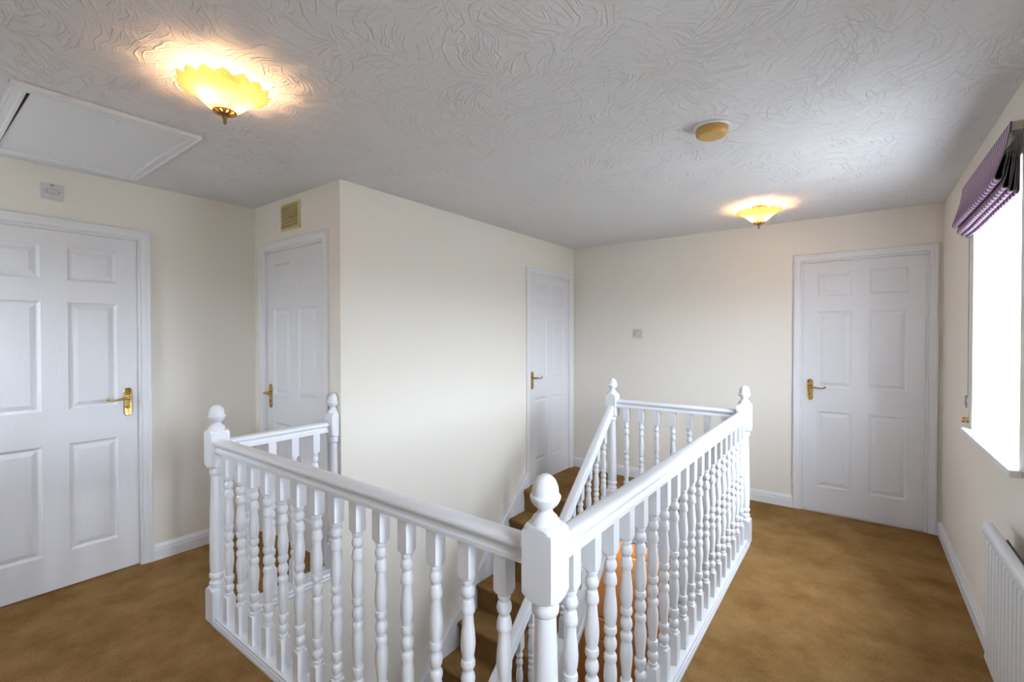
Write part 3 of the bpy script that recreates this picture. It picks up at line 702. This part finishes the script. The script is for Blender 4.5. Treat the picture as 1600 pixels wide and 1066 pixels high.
# ------------------------------------------------------------------ window, sill, reveal
def window(name, label, fixed, ax, a0, a1, z0, z1, fdepth):
    root = thing(name, label, 'window', (fixed, (a0 + a1) / 2, z0) if ax == 'y' else ((a0 + a1) / 2, fixed, z0), kind='structure')
    org = tuple(WORLD[root.name]); mb = MB()
    def bx(a, b, c, d, t0, t1, m=mb):
        if ax == 'y': m.box(fixed + t0, fixed + t1, a, b, c, d)
        else: m.box(a, b, fixed - t1, fixed - t0, c, d)
    mid = (a0 + a1) / 2
    for a, b, c, d in ((a0, a1, z0, z0 + .06), (a0, a1, z1 - .06, z1), (a0, a0 + .055, z0 + .06, z1 - .06), (a1 - .055, a1, z0 + .06, z1 - .06), (mid - .03, mid + .03, z0 + .06, z1 - .06)): bx(a, b, c, d, 0, .06)
    mb.build('window_frame', UPVC, root, org, smooth=0, bevel=.003)
    gb = MB(); bx(a0 + .05, mid - .025, z0 + .055, z1 - .055, .028, .032, gb); bx(mid + .025, a1 - .05, z0 + .055, z1 - .055, .028, .032, gb); gb.build('pane', GLASS, root, org, smooth=0)
    return root
w1 = window('window_1', 'white framed window in the right wall under the folded blind', XR + .20, 'y', WIN[0], WIN[1], WIN[2], WIN[3], 0)
window('added_window_near', 'unseen window added for daylight in the right wall, beside the camera', XR + .20, 'y', RW[0], RW[1], RW[2], RW[3], 0)  # out of view, added so daylight reaches the rails and left side
window('added_window_rear', 'small unseen window added for daylight behind the camera', YN - .10, 'x', RW3[0], RW3[1], RW3[2], RW3[3], 0)  # out of view, added to brighten the cupboard alcove
# plastered reveal lining (thin skin of white paint on the opening's sides)
mb = MB(); e = .003
mb.box(XR + .001, XR + .20, WIN[1] - e, WIN[1], WIN[2], WIN[3]); mb.box(XR + .001, XR + .20, WIN[0], WIN[0] + e, WIN[2], WIN[3]); mb.box(XR + .001, XR + .20, WIN[0], WIN[1], WIN[3] - e, WIN[3])
struct(mb, 'trim_window', PLASTER, 'white painted window reveal', 'trim', (XR, 1.3, 1.5), smooth=0)
mb = MB(); s0, s1 = WIN[0] - .055, WIN[1] + .060
mb.box(XR - .036, XR, s0, s1, WIN[2] - .022, WIN[2] + .004); mb.box(XR, XR + .20, WIN[0] + e, WIN[1] - e, WIN[2] - .003, WIN[2] + .004)
tag(mb.build('window_sill', WHITE, None, (XR, 1.3, WIN[2]), smooth=0, bevel=.006), 'white window sill below the blind on the right', 'window sill', kind='structure')

# ------------------------------------------------------------------ roman blind
bl = thing('roman_blind', 'folded purple striped roman blind with grey lining above the window', 'blind', (XR, 1.34, 2.19))
by0, by1 = .862, 1.835
rng = random.Random(4)
def arc(cx, cz, r, a0, a1, n=7):
    return [(cx + r * math.cos(a0 + (a1 - a0) * k / (n - 1)), cz + r * math.sin(a0 + (a1 - a0) * k / (n - 1))) for k in range(n)]
prof = [(2.911, 2.193), (2.908, 2.16), (2.900, 2.11), (2.887, 2.06), (2.874, 2.015)]
prof += arc(2.882, 1.998, .012, PI, 2 * PI)
prof += [(2.897, 2.03), (2.905, 2.07)] + arc(2.9065, 2.085, .0022, PI, 0, 4) + [(2.906, 2.05), (2.898, 2.00), (2.892, 1.975)]
prof += arc(2.899, 1.962, .010, PI, 2 * PI)
prof += [(2.912, 2.00), (2.917, 2.05)] + arc(2.9185, 2.07, .002, PI, 0, 4) + [(2.918, 2.03), (2.911, 1.975), (2.908, 1.955)]
prof += arc(2.9145, 1.946, .008, PI, 2 * PI)
prof += [(2.925, 1.99), (2.928, 2.05), (2.9305, 2.05), (2.928, 1.99), (2.925, 1.945), (2.9265, 1.930), (2.932, 1.928), (2.935, 1.94), (2.936, 2.10)]
prof = [(x - .006, z) for x, z in prof]
mb = MB(); ns = 60; n = len(prof); vs = []; fs = []
for j in range(ns + 1):
    t = j / ns; y = by0 + (by1 - by0) * t
    for i, (px, pz) in enumerate(prof):
        depth = max(0, min(1, (2.18 - pz) / .18))
        wob = .0025 * math.sin(t * 7 + i * .05) * depth
        sag = -.010 * math.sin(PI * t) * depth
        cr = .0012 * math.sin(y * 2 * PI / .042) * depth
        vs.append((px + wob + cr, y, pz + sag))
for j in range(ns):
    for i in range(n - 1): fs.append((j * n + i, j * n + i + 1, (j + 1) * n + i + 1, (j + 1) * n + i))
mb.add(vs, fs)
fo = mb.build('blind_fabric', [FABRIC, LINING], bl, (XR, 1.34, 2.19), smooth=60)
me = fo.data
# outward face must look into the room: check the first strip
if me.polygons[1].normal.x > 0: me.flip_normals()
so = fo.modifiers.new('thickness', 'SOLIDIFY'); so.thickness = .0026; so.offset = -1; so.material_offset = 1; so.material_offset_rim = 1
mb = MB(); mb.box(2.908, 2.938, by0 + .004, by1 - .004, 2.160, 2.192); mb.build('headrail', BARE, bl, (XR, 1.34, 2.19), smooth=0, bevel=.001)
# pleating tape and lining loops at the near end
mb = MB(); mb.box(2.914, 2.936, by0 + .006, by0 + .020, 2.145, 2.160)
for k in range(4):
    xx = 2.916 + .005 * k; mb.tube([(xx, by0 + .012, 2.150), (xx + .001, by0 + .010, 2.11), (xx, by0 + .012, 2.06)], .0016, 6)
mb.build('lining_tape', CORD, bl, (XR, by0, 2.15), smooth=50)
# cord
mb = MB(); cy = 1.838
for dy in (0, .004): mb.tube([(2.934, cy + dy, 2.15), (2.934, cy + dy, 1.6), (2.934, cy + dy, 1.08)], .0012, 6)
mb.build('pull_cord', CORD, bl, (2.934, cy, 1.6), smooth=50)['label'] = 'thin grey pull cord'
mb = MB(); pts = []
for k in range(80):
    t = k / 79; a = t * PI * 14
    pts.append((2.928 + .004 * math.sin(a * 1.3), cy + .014 * math.sin(a) * math.sin(PI * t * .9 + .15), 1.058 + .030 * math.cos(a * .52) - .004 * t))
mb.tube(pts, .0016, 6); mb.build('cord_bundle', CORD, bl, (2.93, cy, 1.06), smooth=50)
mb = MB(); mb.tube([(2.930, cy, 1.03), (2.932, cy + .012, 1.0), (2.929, cy, .985), (2.929, cy, .972)], .0012, 6)
mb.lathe([(.972, .003), (.970, .010), (.966, .012), (.961, .008), (.957, .008), (.950, .013), (.944, .016), (.942, .013), (.941, .002)], 2.924, cy + .004, 20); mb.build('brass_weight', BRASS, bl, (2.924, cy, .957), smooth=50)['label'] = 'turned brass cord weight'

# ------------------------------------------------------------------ radiator
ra = thing('radiator', 'white ribbed panel radiator low on the window wall', 'radiator', (2.88, .3, .1))
ry0, ry1, rz0, rz1, rx = -.40, .940, .145, .655, 2.862
mb = MB(); pitch = .0475; pr = []; y = ry1
prof_r = []
yy = ry0 + .01
while yy + pitch <= ry1 - .005:
    prof_r += [(yy + .0006, .007), (yy + .0040, -.005), (yy + pitch - .0040, -.005), (yy + pitch - .0006, .007)]; yy += pitch
prof_r = [(ry0, .002)] + prof_r + [(ry1, .002)]
levels = [(rz0, .006), (rz0 + .012, 0), (rz0 + .035, 1), (rz1 - .03, 1), (rz1 - .012, 0)]
vs = []; n = len(prof_r)
for z, k in levels:
    for a, d in prof_r: vs.append((rx + (d if k == 1 else (0 if k == 0 else k)), a, z))
fs = [(i * n + j, i * n + j + 1, (i + 1) * n + j + 1, (i + 1) * n + j) for i in range(len(levels) - 1) for j in range(n - 1)]
mb.add(vs, fs); mb.box(rx + .008, rx + .012, ry0, ry1, rz0, rz1 - .01)
mb.build('front_panel', RADW, ra, (rx, .3, .4), smooth=40)
mb = MB(); capp = [(rx - .006, rz1 - .014), (rx - .009, rz1 - .004), (rx - .008, rz1 + .014), (rx - .002, rz1 + .026), (rx + .008, rz1 + .031), (rx + .020, rz1 + .030), (rx + .024, rz1 + .026), (rx + .024, rz1 - .014)]
mb.prism(capp, lambda p, q: (p, ry0 - .004, q), lambda p, q: (p, ry1 + .004, q)); mb.build('top_rail', RADW, ra, (rx, .3, rz1), smooth=50)
mb = MB(); pts = []
for k in range(140):
    yv = ry1 - .15 - k * .0085
    if yv < ry0: break
    pts.append((rx + .032, yv, rz1 + .019 + .003 * (1 if k % 2 else -1)))
mb.tube(pts, .003, 6); mb.box(rx + .026, rx + .034, ry0, ry1 - .14, rz1 - .02, rz1 + .006); mb.build('convector_grille', mat('dark_grille_metal', (.10, .11, .10), .6), ra, (rx + .03, .3, rz1), smooth=30)  # grille in one even dark grey
mb = MB(); mb.box(rx + .012, XR, ry0 + .2, ry0 + .23, rz0 + .05, rz1 - .05); mb.build('wall_bracket', RADW, ra, (rx, .3, .3), smooth=0)
mb = MB(); mb.box(rx + .012, XR, ry1 - .23, ry1 - .2, rz0 + .05, rz1 - .05); mb.build('wall_bracket', RADW, ra, (rx, .3, .3), smooth=0)
mb = MB(); mb.tube([(rx + .025, ry0 + .06, .0), (rx + .025, ry0 + .06, rz0 + .03)], .008, 10); mb.build('pipe', RADW, ra, (rx, .3, 0), smooth=50)
mb = MB(); mb.tube([(rx + .025, ry1 - .30, .0), (rx + .025, ry1 - .30, rz0 + .03)], .008, 10); mb.build('pipe', RADW, ra, (rx, .3, 0), smooth=50)
